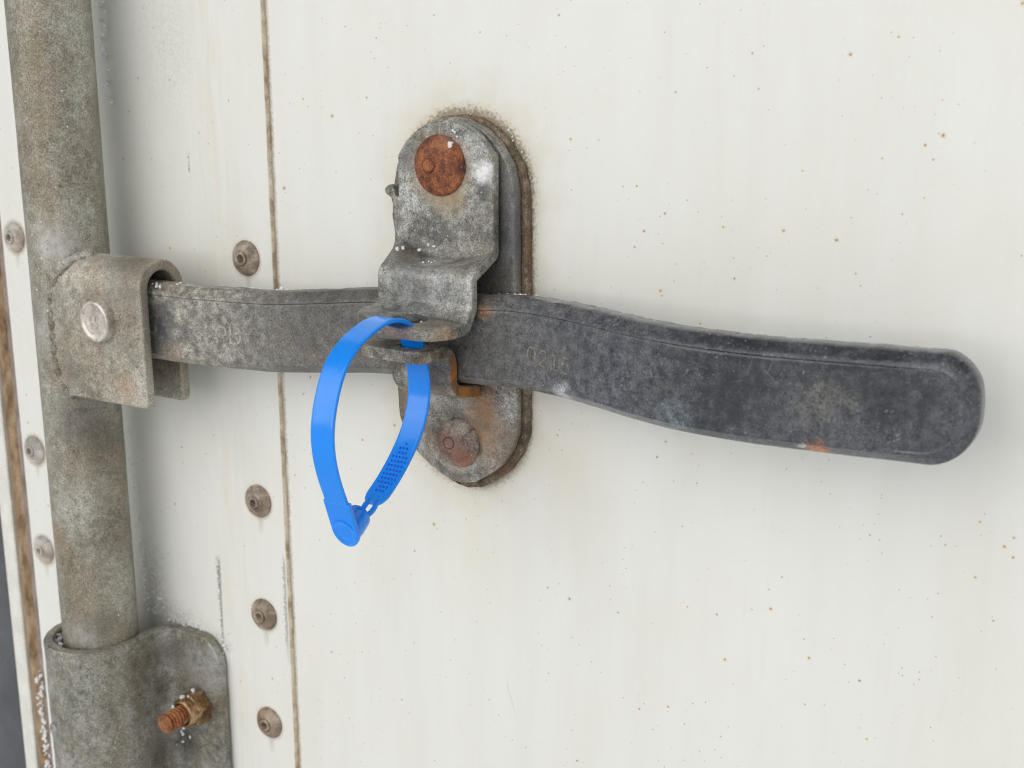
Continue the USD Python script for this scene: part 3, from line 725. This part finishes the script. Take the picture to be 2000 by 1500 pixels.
# ------------------------------------------------------------------ handle
HX = [-162, -120, -100, -73, -45.6, -19.6, 23, 35.5, 55.5, 74.3, 88, 102, 121, 149.7, 169.4, 190]
HD = [34.2, 33.9, 32.0, 27.0, 23.0, 21.8, 21.8, 22.5, 27.0, 32.5, 36.2, 38.2, 38.6, 38.2, 37.0, 36.4]
HZ = [-14.2, -14.6, -14.9, -15.0, -13.0, -10.4, -9.4, -8.4, -8.4, -9.0, -9.6, -10.1, -10.4, -9.8, -9.4, -9.3]
hd_, hz_ = PchipInterpolator(HX, HD), PchipInterpolator(HX, HZ)
xx_ = np.linspace(-162, 190, 700)
hd = CubicSpline(xx_, gaussian_filter1d(hd_(xx_), 8)); hz = CubicSpline(xx_, gaussian_filter1d(hz_(xx_), 8))
HT, HB, XE = 15.6, 14.7, 184.3
SEC = []          # (n, inset, s): stand-off from the face line, inset from the outline, -1..1 across
for sg in np.linspace(-1, 1, 25):
    SEC.append((-0.45, 4.3, sg))
SEC += [(-0.75, 4.15, 1), (-0.7, 4.0, 1), (0.05, 3.75, 1), (-0.1, 3.55, 1), (-1.1, 2.5, 1), (-2.2, 1.4, 1), (-3.1, 0.5, 1), (-3.5, 0.25, 1), (-5.2, 0.1, 1), (-8.2, 0.1, 1), (-9.8, 0.8, 1), (-10.7, 2.2, 1)]
for sg in np.linspace(1, -1, 9):
    SEC.append((-11, 3.0, sg))
SEC += [(-10.7, 2.2, -1), (-10.2, 1.1, -1), (-8.5, 0.3, -1), (-5.2, 0, -1), (-3.6, 0.2, -1), (-3.2, 0.4, -1), (-2.4, 1.1, -1), (-1.4, 2.0, -1), (-0.6, 2.75, -1), (-0.4, 3.0, -1), (-0.42, 3.4, -1), (-0.44, 3.9, -1)]
SEC = np.array(SEC)
NT = 12
ENDS = SEC.copy()                      # towards the tip the lower edge takes the upper edge's profile
ENDS[25:28, 0] = -0.45; ENDS[27, 0] = -0.35   # and its groove runs out
ENDS[25 + NT + 9:, :2] = ENDS[25:25 + NT, :2][::-1]
us = np.r_[np.linspace(0, 0.93, 300), 0.93 + 0.07 * np.sin(np.linspace(0, np.pi / 2, 46))[1:]]
secs = []
SEC0 = SEC
for uu in us:
    bl = float(np.clip((uu - 0.93) / 0.05, 0, 1))
    SEC = SEC0 * (1 - bl) + ENDS * bl
    xs_ = -160 + uu * (XE - SEC[:, 1] - (-160))
    dist = (XE - SEC[:, 1]) - xs_
    rt = 11.5 - SEC[:, 1] * 0.6
    rb = 12.5 - SEC[:, 1] * 0.6
    kt = np.maximum(1 - np.clip(1 - dist / rt, 0, 1) ** 2.3, 0) ** (1 / 2.6)
    kb = np.maximum(1 - np.clip(1 - dist / rb, 0, 1) ** 1.9, 0) ** (1 / 2.0)
    half = np.where(SEC[:, 2] > 0, (HT - SEC[:, 1]) * kt, (HB - SEC[:, 1]) * kb)
    zc = hz(xs_) + SEC[:, 2] * half
    slope = hd(xs_, 1)
    cs = 1 / np.sqrt(1 + slope ** 2)
    # surface normal in the (x, stand-off) plane
    secs.append(np.column_stack([xs_ - slope * cs * SEC[:, 0], hd(xs_) + cs * SEC[:, 0], zc]))
hv, hf = loft(secs, cap=False)
hv, hf = wobble((hv, hf), 0.22, 0.10, 51, 3)
t = trimesh.Trimesh(hv, hf, process=False)
nn = np.array(t.vertex_normals)
topm = np.clip(nn[:, 2], 0, 1)
hv = hv + nn * (topm * 0.9 * meshkit.fbm(hv * 0.28, 4, 52))[:, None]
handle = thing('locking_bar', 'long flat cranked steel lever, black painted grip on the right, bare grey on the left', 'lever', (-144, 28, -14))
put(handle, 'lever_body', (hv, hf), 'handle', 28)


def stamp(text, x0, z0, h, name, mat, depth=0.35, bold=False, tilt=0.0):
    tm = meshkit.text_mesh(text, h, depth, bold)
    v = np.array(tm.vertices)
    x = x0 + v[:, 0] * math.cos(tilt) - v[:, 1] * math.sin(tilt)
    z = v[:, 1] * math.cos(tilt) + v[:, 0] * math.sin(tilt)
    sl = hd(x, 1); cs = 1 / np.sqrt(1 + sl ** 2)
    n = -0.42 + v[:, 2] - depth * 0.45
    put(handle, name, fix(np.column_stack([x - sl * cs * n, hd(x) + cs * n, z + z0]), tm.faces), mat, 30)


stamp('PD', -92.5, -19.2, 6.8, 'stamped_mark', 'mark', 0.30, tilt=-0.02)
stamp('0215', 40.8, -12.8, 5.6, 'stamped_number', 'mark_dark', 0.26, tilt=-0.08)

# ------------------------------------------------------------------ keeper plate with swivel flap
keep = thing('handle_keeper', 'upright rounded keeper plate with rusty rivets holding down the bar', 'latch keeper', (1, 0, -66))
outl = [(26.8, 41), (24.8, 49), (20.5, 55.5), (15, 60.5), (8, 63.6), (1.5, 64.4), (-5, 63.6), (-12, 60.3), (-18, 55), (-22, 48.5), (-23.8, 41), (-24.2, -33), (-23.4, -44), (-20, -51.5), (-15.5, -56.6), (-9.5, -60.6), (-3, -63.8), (3, -65), (9, -64), (15, -60.5), (20.5, -56), (24.6, -50), (27.2, -43.5), (27.2, -30)]
po = Polygon(outl).buffer(-2).buffer(2)
# ragged pad behind
rp_ = np.array(po.buffer(1.9).simplify(0.05).segmentize(1.0).exterior.coords)[:-1]
nz = meshkit.fbm(np.column_stack([rp_ * 0.22, rp_[:, :1] * 0]), 4, 61)
cdir = rp_ - np.array([1.5, 0]); cdir /= np.linalg.norm(cdir, axis=1)[:, None]
pg = Polygon(rp_ + cdir * (1.1 * nz)[:, None]).buffer(0)
pg = shapely.affinity.translate(pg, 0, -1.0).difference(Polygon([(-2.6, -72), (1.4, -72), (-0.6, -65.6)]))
v, f = slab(pg, 4.2, 0.8, 1.4)
put(keep, 'base_pad', wobble(fix(np.column_stack([v[:, 0], v[:, 2] + 0.5, v[:, 1]]), f), 0.7, 0.3, 62), 'gasket_base', True)
v, f = slab(po, 4.2, 0.9, 1.4)
pl = np.column_stack([v[:, 0], v[:, 2] + 4.6, v[:, 1]])
dr = np.hypot(pl[:, 0] - 2.7, pl[:, 2] + 49.5)
pl[:, 1] += np.where(pl[:, 1] > 4.6, 0.8 * np.exp(-((dr - 12.0) / 2.0) ** 2) - 0.5 * (dr < 10.5), 0)
put(keep, 'back_plate', wobble(fix(pl, f), 0.4, 0.15, 63), 'plate', True)
# swivel flap: flat pattern in (x, s), bent along (stand-off, z)
ff_ = bent([(10.3, 64.0), (10.3, 15.6), (24.4, 13.2), (24.4, 3.4), (28.6, -1.4), (50, -3.0)], 0.8)
flat = Polygon([(21.6, 11.8), (21.6, 46), (22.0, 55), (22.2, 80), (21.8, 84), (20.4, 87.5), (17.5, 91.8), (12, 94.4), (5, 95.2), (-3, 94.2), (-10, 91.8), (-15.5, 88), (-17.8, 83.5), (-17.6, 79), (-16.6, 74), (-16.6, 60), (-17.2, 54), (-19.6, 47), (-20.6, 42), (-20.4, 29),
                (-21.5, 27.2), (-24.2, 25.8), (-24.6, 24.2), (-22.4, 22.6), (-20.2, 23.6), (-19.0, 26.4), (-17.7, 27.4), (-17.5, 12.5), (-14, 7.6), (-9, 3.6), (-4, 1.2), (2.5, 0.4), (9, 1.4), (14.5, 4.2), (18.8, 8.2)])
flat = flat.buffer(-0.9).buffer(1.5).buffer(-0.6)
flat = flat.difference(Point(3.2, 83.6).buffer(6.3, 32))
v, f = slab(flat, 3.5, 0.5, 0.8)
Pp, T, N = ff_(v[:, 1])
w = v[:, 2]
fv = np.column_stack([v[:, 0], Pp[:, 0] + N[:, 0] * w, Pp[:, 1] + N[:, 1] * w])
fv[:, 2] -= 0.075 * fv[:, 0] * np.clip((v[:, 1] - 70) / 9, 0, 1)
fv[:, 2] += np.where(fv[:, 0] < 2.5, 6.0, 3.6) * ((fv[:, 0] - 2.5) / 19) ** 2 * np.clip((v[:, 1] - 32) / 10, 0, 1) * np.clip((62 - v[:, 1]) / 13, 0, 1)   # the step dips in the middle
fv[:, 1] -= np.clip((-19.8 - fv[:, 0]) / 2.5, 0, 1) * 1.0 * (fv[:, 2] > 36)
put(keep, 'swivel_flap', wobble(fix(fv, f), 0.3, 0.11, 64, 3), 'flap', 50)
# lower lug
fl_ = bent([(-1.0, -30.2), (6, -29.6), (9, -29.2), (21.0, -27.0), (24.2, -24.2), (24.4, -16.5), (26.6, -12.4), (31, -11.2), (43.5, -11.8)], 1.5)
sL = fl_.length
sroot = 6.8 + 4 + 14
flat = Polygon([(-11, 1.0), (13.0, 1.0), (13.2, 25), (14.2, sL - 9), (13.8, sL - 5), (12.0, sL - 1.8), (9, sL - 1.0), (-8, sL - 1.4), (-12.6, sL - 2.6), (-14.4, sL - 5.6), (-14.4, sL - 12), (-12.5, sL - 16), (-11.2, 25)])
flat = flat.buffer(-1).buffer(1.0)
flat = flat.difference(Point(4.5, sL - 10.5).buffer(5.2, 32))
v, f = slab(flat, 4.0, 0.6, 0.8)
Pp, T, N = fl_(v[:, 1])
w = -v[:, 2]
lv = np.column_stack([v[:, 0], Pp[:, 0] + N[:, 0] * w, Pp[:, 1] + N[:, 1] * w])
put(keep, 'lower_lug', wobble(fix(lv, f), 0.35, 0.12, 65, 3), 'lug', True)
# big rivets with a small ring mark
RP = [(0.0, 3.55), (1.6, 3.6), (1.95, 3.45), (2.05, 2.6), (2.4, 2.5), (2.75, 2.6), (2.9, 3.35), (5.5, 3.05), (8.0, 2.4), (9.4, 1.6), (10.1, 0.8), (10.2, 0), (10.1, -2)]


def big_rivet(cx, cz, d0, mat, seed, hs, label):
    v, f = revolve(RP, 64)
    rr = np.hypot(v[:, 0], v[:, 2])
    k = np.clip(1 - rr / 9, 0, 1)
    v[:, 0] -= 2.6 * np.clip((8.5 - rr) / 5.0, 0, 1)         # the mark sits off centre
    v[:, 1] *= hs
    if hs < 1:
        v[:, [0, 2]] *= 0.9
    v, f = wobble((v, f), 0.4, 0.22, seed, 3)
    put(keep, 'rivet', (v + [cx, d0, cz], f), mat, True, label=label)


big_rivet(0.4, 48.6, 12.0, 'rust', 71, 1.0, 'orange-brown rusted upper rivet')
big_rivet(2.7, -50.0, 6.0, 'rust_grey', 73, 0.9, 'greyer half-rusted lower rivet')

# ------------------------------------------------------------------ rod bracket at the bottom
brk = thing('rod_bracket', 'grey bracket wrapped round the foot of the pipe with a rusty bolt', 'bracket', (-165, 0, -235))
CX, CD, RM = -180.0, 27.0, 19.9
th = np.linspace(0, np.pi, 40)
bp = [(-127.2, 3.0), (-150.6, 3.0)] + [(-150.6 + 10.0 * math.sin(-t), 13.0 - 10.0 * math.cos(t)) for t in np.linspace(0.1, np.pi / 2, 12)] + [(CX + RM * math.cos(t), CD + RM * math.sin(t)) for t in th] + [(-199.9, 6), (-204, 3), (-214, 3)]
fb = bent(bp, 0.9)
Lb = fb.length
zt, zb = -160.8, -300
poly = Polygon([(0, zt - 13), (0.8, zt - 8.5), (3.2, zt - 4.2), (7, zt - 1.2), (12, zt), (Lb, zt), (Lb, zb), (0, zb)])
v, f = slab(poly, 3.9, 0.8, 1.5)
Pp, T, N = fb(v[:, 0])
w = -v[:, 2]
bv = np.column_stack([Pp[:, 0] + N[:, 0] * w, Pp[:, 1] + N[:, 1] * w, v[:, 1]])
rgd = meshkit.fbm(np.column_stack([v[:, 0] * 0.6, v[:, 1] * 0, v[:, 1] * 0]), 3, 82)
bv[:, 2] += np.where(v[:, 1] > zt - 3, 0.5 * rgd, 0)
put(brk, 'wrap_plate', wobble(fix(bv, f), 0.5, 0.1, 81, 4), 'bracket', True)
# bolt: stud with thread, nut and collar
BX, BZ = -140.6, -194.6
st = [(0, 27.0), (2.6, 27.0), (3.5, 26.3)]
h = 26.0
while h > 5:
    st += [(4.25, h), (4.2, h - 0.35), (3.3, h - 0.85), (3.3, h - 1.2)]
    h -= 1.75
st += [(3.5, 4)]
sv, sf = revolve(st, 36)
tl = 0.05
put(brk, 'stud', wobble((sv + [BX, 0, BZ], sf), 0.12, 0.5, 84), 'bolt', 30, label='rusty threaded stud end')
hexp = Polygon([(8.2 * math.cos(math.radians(60 * k + 14)), 8.2 * math.sin(math.radians(60 * k + 14))) for k in range(6)]).buffer(-0.5).buffer(0.5)
v, f = slab(hexp, 7.6, 0.9, 1.0)
put(brk, 'nut', fix(np.column_stack([v[:, 0] + BX, v[:, 2] + 8.9, v[:, 1] + BZ]), f), 'nut', True, label='bronze-coloured hexagonal nut')
cv, cf = revolve([(4.4, 13.0), (4.8, 15.8), (5.3, 16.3), (6.1, 16.1), (6.6, 15.2), (6.9, 13.6), (6.9, 12.0)], 40)
put(brk, 'nut_collar', (cv + [BX, 0, BZ], cf), 'nut', 50)
# small dimpled rivet on the loop
ang = math.radians(106)
rv, rf = revolve([(0, 0.7), (1.2, 0.75), (1.5, 1.5), (2.2, 1.7), (2.9, 1.35), (3.3, 0.6), (3.5, -0.8)], 32)
nrm = np.array([math.cos(ang), math.sin(ang)])
rv = np.column_stack([rv[:, 0] * nrm[1] + rv[:, 1] * nrm[0], -rv[:, 0] * nrm[0] + rv[:, 1] * nrm[1], rv[:, 2]])
put(brk, 'rivet', (rv + [CX + (RM + 1.8) * nrm[0], CD + (RM + 1.8) * nrm[1], -200.0], rf), 'bracket', True)

# ------------------------------------------------------------------ blue security seal
seal = thing('security_seal', 'bright blue plastic security seal looped through the keeper lugs', 'security seal', (5, 50, -60))
SP = np.array([(72.2, -63.0), (74.6, -56.0), (80.4, -41.0), (82.0, -29.0), (79.6, -18.0), (72.8, -6.6), (62.6, -0.6), (52.0, 1.9), (43.6, 0.2), (37.4, -5.0), (34.6, -12.0), (32.6, -20.0), (32.8, -28.5), (36.0, -36.8), (43.0, -45.6), (51.6, -53.0), (59.0, -57.6)])
q = spline(SP, 260)
ss = np.r_[0, np.cumsum(np.linalg.norm(np.diff(q, axis=0), axis=1))]
T = np.gradient(q, axis=0); T /= np.linalg.norm(T, axis=1)[:, None]
N = np.column_stack([T[:, 1], -T[:, 0]])      # outward from the loop
cen = q.mean(0)
if ((q - cen) * N).sum() < 0:
    N = -N
TH = 1.5


def xmid(s):
    return 4.4 + 0.6 * np.sin(s / ss[-1] * np.pi)


secs = []
for i in range(len(q)):
    e1 = min(1, (ss[-1] - ss[i]) / 5.0)
    hw = 4.45 * (0.42 + 0.58 * math.sqrt(max(0, 1 - (1 - e1) ** 2)))
    r = 0.5
    sec = []
    for (a_, b_) in [(-hw + r, 0), (-hw + 2 * r, -0.12), (hw - 2 * r, -0.12), (hw - r, 0), (hw - 0.15, -0.2), (hw, -0.5), (hw, -TH + 0.5), (hw - 0.15, -TH + 0.2), (hw - r, -TH), (hw - 2 * r, -TH + 0.12), (-hw + 2 * r, -TH + 0.12), (-hw + r, -TH), (-hw + 0.15, -TH + 0.2), (-hw, -TH + 0.5), (-hw, -0.5), (-hw + 0.15, -0.2)]:
        b2 = b_ + TH / 2
        sec.append((xmid(ss[i]) + a_, q[i, 0] + N[i, 0] * b2, q[i, 1] + N[i, 1] * b2))
    secs.append(sec)
put(seal, 'strap', loft(secs), 'blue', 50)
# small raised dots on the inner face of the rear leg
dots = []
for r_ in range(12):
    n = [1, 3, 3, 5, 5, 5, 5, 5, 5, 5, 3, 3][r_]
    s0 = ss[-1] - 24.5 + r_ * 1.75
    for k in range(n):
        off = (k - (n - 1) / 2) * 1.35 + (0.0 if r_ % 2 else 0.35)
        qd, qz, nd, nz_ = (np.interp(s0, ss, c_) for c_ in (q[:, 0], q[:, 1], N[:, 0], N[:, 1]))
        b = blob(0.44, 1, 1, 0.0)
        dots.append((b[0] + [xmid(s0) + off, qd - nd * TH / 2, qz - nz_ * TH / 2], b[1]))
put(seal, 'raised_dots', join(dots), 'blue_dots', True, kind='stuff')
# neck: two thin prongs with an eye between, entering the lock body
e = q[-1]; t_ = T[-1]; n_ = N[-1]
dirn = np.array([0.80, -0.60])
for sg in (-1, 1):
    path = [(xmid(ss[-1]) + sg * 1.0 * k0 + sg * 0.4, e[0] + dirn[0] * k1 + (t_[0] - dirn[0]) * k1 * 0.0, e[1] + dirn[1] * k1) for k0, k1 in [(1.2, -1.2), (1.4, 0.0), (1.6, 2.0), (1.2, 3.8), (0.5, 5.5), (0.4, 9.0)]]
    put(seal, 'neck_prong', tube(spline(path, 24), 0.9, 12), 'blue', True)
# flat rounded end of the front leg, with a raised round seal on it
A = np.array([76.0, -52.0]); Bq = np.array([70.6, -67.8])
ax = (Bq - A) / np.linalg.norm(Bq - A)
on = np.array([-ax[1], ax[0]])
if on[0] < 0:
    on = -on
LE = np.linalg.norm(Bq - A)
hw = 5.2
pad = Polygon([(-hw, 0), (hw, 0), (hw, LE - hw)] + [(hw * math.cos(t), LE - hw + hw * 1.12 * math.sin(t)) for t in np.linspace(0.05, np.pi - 0.05, 20)] + [(-hw, LE - hw)])
v, f = slab(pad, 1.9, 0.6, 0.7)
dc = np.hypot(v[:, 0], v[:, 1] - (LE - 5.0))
up_ = v[:, 2] > 0
v[:, 2] += np.where(up_, 0.3 * np.exp(-((dc - 4.0) / 0.5) ** 2) - 0.35 * np.exp(-((dc - 3.3) / 0.4) ** 2), 0)
pd = np.column_stack([v[:, 0] + 4.4, A[0] + ax[0] * v[:, 1] + on[0] * v[:, 2], A[1] + ax[1] * v[:, 1] + on[1] * v[:, 2]])
put(seal, 'end_pad', fix(pd, f), 'blue', True)
# cup-shaped lock body behind the pad, facing the door
c0 = A + ax * (LE - 5.2)
prof = [(4.7, 0.8), (4.75, -1.2), (4.6, -3.4), (4.3, -6.2), (4.0, -7.6), (3.3, -8.5), (1.6, -8.8), (0, -8.8)]
bvv, bff = revolve(prof, 36)
axis2 = np.array([-0.90, 0.44])       # towards the door and up
perp = np.array([axis2[1], -axis2[0]])
bb = np.column_stack([bvv[:, 0] + 4.6, c0[0] - axis2[0] * bvv[:, 1] + perp[0] * bvv[:, 2] * 1.05, c0[1] - axis2[1] * bvv[:, 1] + perp[1] * bvv[:, 2] * 1.05])
put(seal, 'lock_body', fix(bb, bff), 'blue', 50)

# ------------------------------------------------------------------ bits of snow and hoar frost
rng = np.random.default_rng(7)
bits = []


def crumb(x, d, z, r, n=1, spread=(1, 1, 1)):
    for _ in range(n if n < 3 else (n + 1) // 2):
        o = rng.normal(size=3) * np.array(spread)
        rr = 0.55 * r * rng.uniform(0.3, 1.3)
        b = blob(rr, int(rng.integers(1000)), 2, 2.0, rng.uniform(0.6, 1.2, 3))
        bits.append((b[0] + [x + o[0], d + o[1], z + o[2]], b[1]))


def htop(x, n=-6.5):
    return float(hd(x)) + n, float(hz(x)) + HT - 0.1


for x, r, n in [(-95, 0.9, 4), (-81, 0.7, 7), (-68, 0.7, 8), (-60, 0.4, 4), (-30, 0.35, 3)]:
    d, z = htop(x, -9)
    crumb(x, d, z, r, n, (1.8, 1.2, 0.35))
for x in np.linspace(24, 40, 26):
    d, z = htop(x, -10)
    crumb(x, d, z, 0.42, 1, (0.4, 0.5, 0.15))
crumb(-119, 33, 0.5, 0.6, 12, (1.6, 1.6, 0.6)); crumb(-112, 30, 1.4, 0.5, 8, (2.2, 1.5, 0.4))
crumb(-6, 17, 20.5, 0.5, 18, (5.5, 1.4, 0.9)); crumb(6, 20, 16.8, 0.4, 10, (5, 1.0, 0.6))
crumb(8, 33.5, -2.4, 0.4, 16, (3.2, 2.4, 0.5)); crumb(4, 44, -3.3, 0.35, 8, (6, 1.5, 0.4))
crumb(7, 15.2, 55.2, 0.85, 4, (1.0, 0.3, 1.2)); crumb(8, 12.6, 59, 0.6, 6, (1.6, 0.3, 1.0)); crumb(17.8, 12.6, 47, 0.55, 8, (0.9, 0.2, 3.0))
for t in np.linspace(0.2, 1.75, 24):
    crumb(1 + 28.0 * math.cos(t), -0.6, 38 + 27.0 * math.sin(t), 0.36, 1, (0.9, 0.5, 0.9))
for z in np.linspace(38, 14, 6):
    crumb(29.2, -0.6, z, 0.28, 1, (0.8, 0.5, 0.9))
for t in np.linspace(1.3, 3.9, 60):
    crumb(CX + 17.0 * math.cos(t), CD + 17.0 * math.sin(t), -163, 0.75, 1, (0.6, 0.6, 0.6))
crumb(BX - 2, 11, BZ + 7.4, 1.3, 5, (1.6, 1.6, 0.4)); crumb(BX - 1, 19, BZ + 4.2, 0.8, 4, (1.0, 1.4, 0.3))
for z in np.linspace(130, 80, 30):
    crumb(-176.5 + rng.normal() * 0.8, 1.4, z - 14, 0.8, 1, (0.8, 0.3, 1.2))
for z in np.linspace(-70, -160, 46):
    crumb(-179.5 + abs(rng.normal()) * 1.2 + max(0, -125 - z) * 0.12, 1.3, z, 0.5, 1, (1.0, 0.3, 1.0))
for z in np.linspace(-185, -250, 60):
    crumb(-262.0 + rng.normal() * 0.9, 0.5, z - 30, 0.7, 3, (1.0, 0.7, 1.6))
crumb(-148, 1.2, -160.2, 0.7, 40, (9, 0.5, 0.7)); crumb(-128, 1.0, -166, 0.5, 12, (1.2, 0.4, 2.5))
crumb(-170, 1.0, -155, 0.55, 60, (5, 0.3, 4.5))
crumb(-153, 5.2, -213, 0.7, 12, (2.5, 0.4, 3.5))
crumb(-171, 41.5, 14, 0.4, 26, (3.5, 0.8, 5)); crumb(-176, 42, -10, 0.35, 30, (1.5, 0.6, 9))
for _ in range(30):
    t = rng.uniform(0.2, 1.9); z = rng.uniform(-150, 110)
    crumb(-178 + 16 * math.cos(t), 26 + 16 * math.sin(t), z, 0.28)
snow = put('/World', 'snow_bits', join(bits), 'snow', True, kind='stuff')
q_ = stage.GetPrimAtPath(snow)
q_.SetCustomDataByKey('label', 'white crumbs of snow and frost caught on the lock parts'); q_.SetCustomDataByKey('category', 'snow')
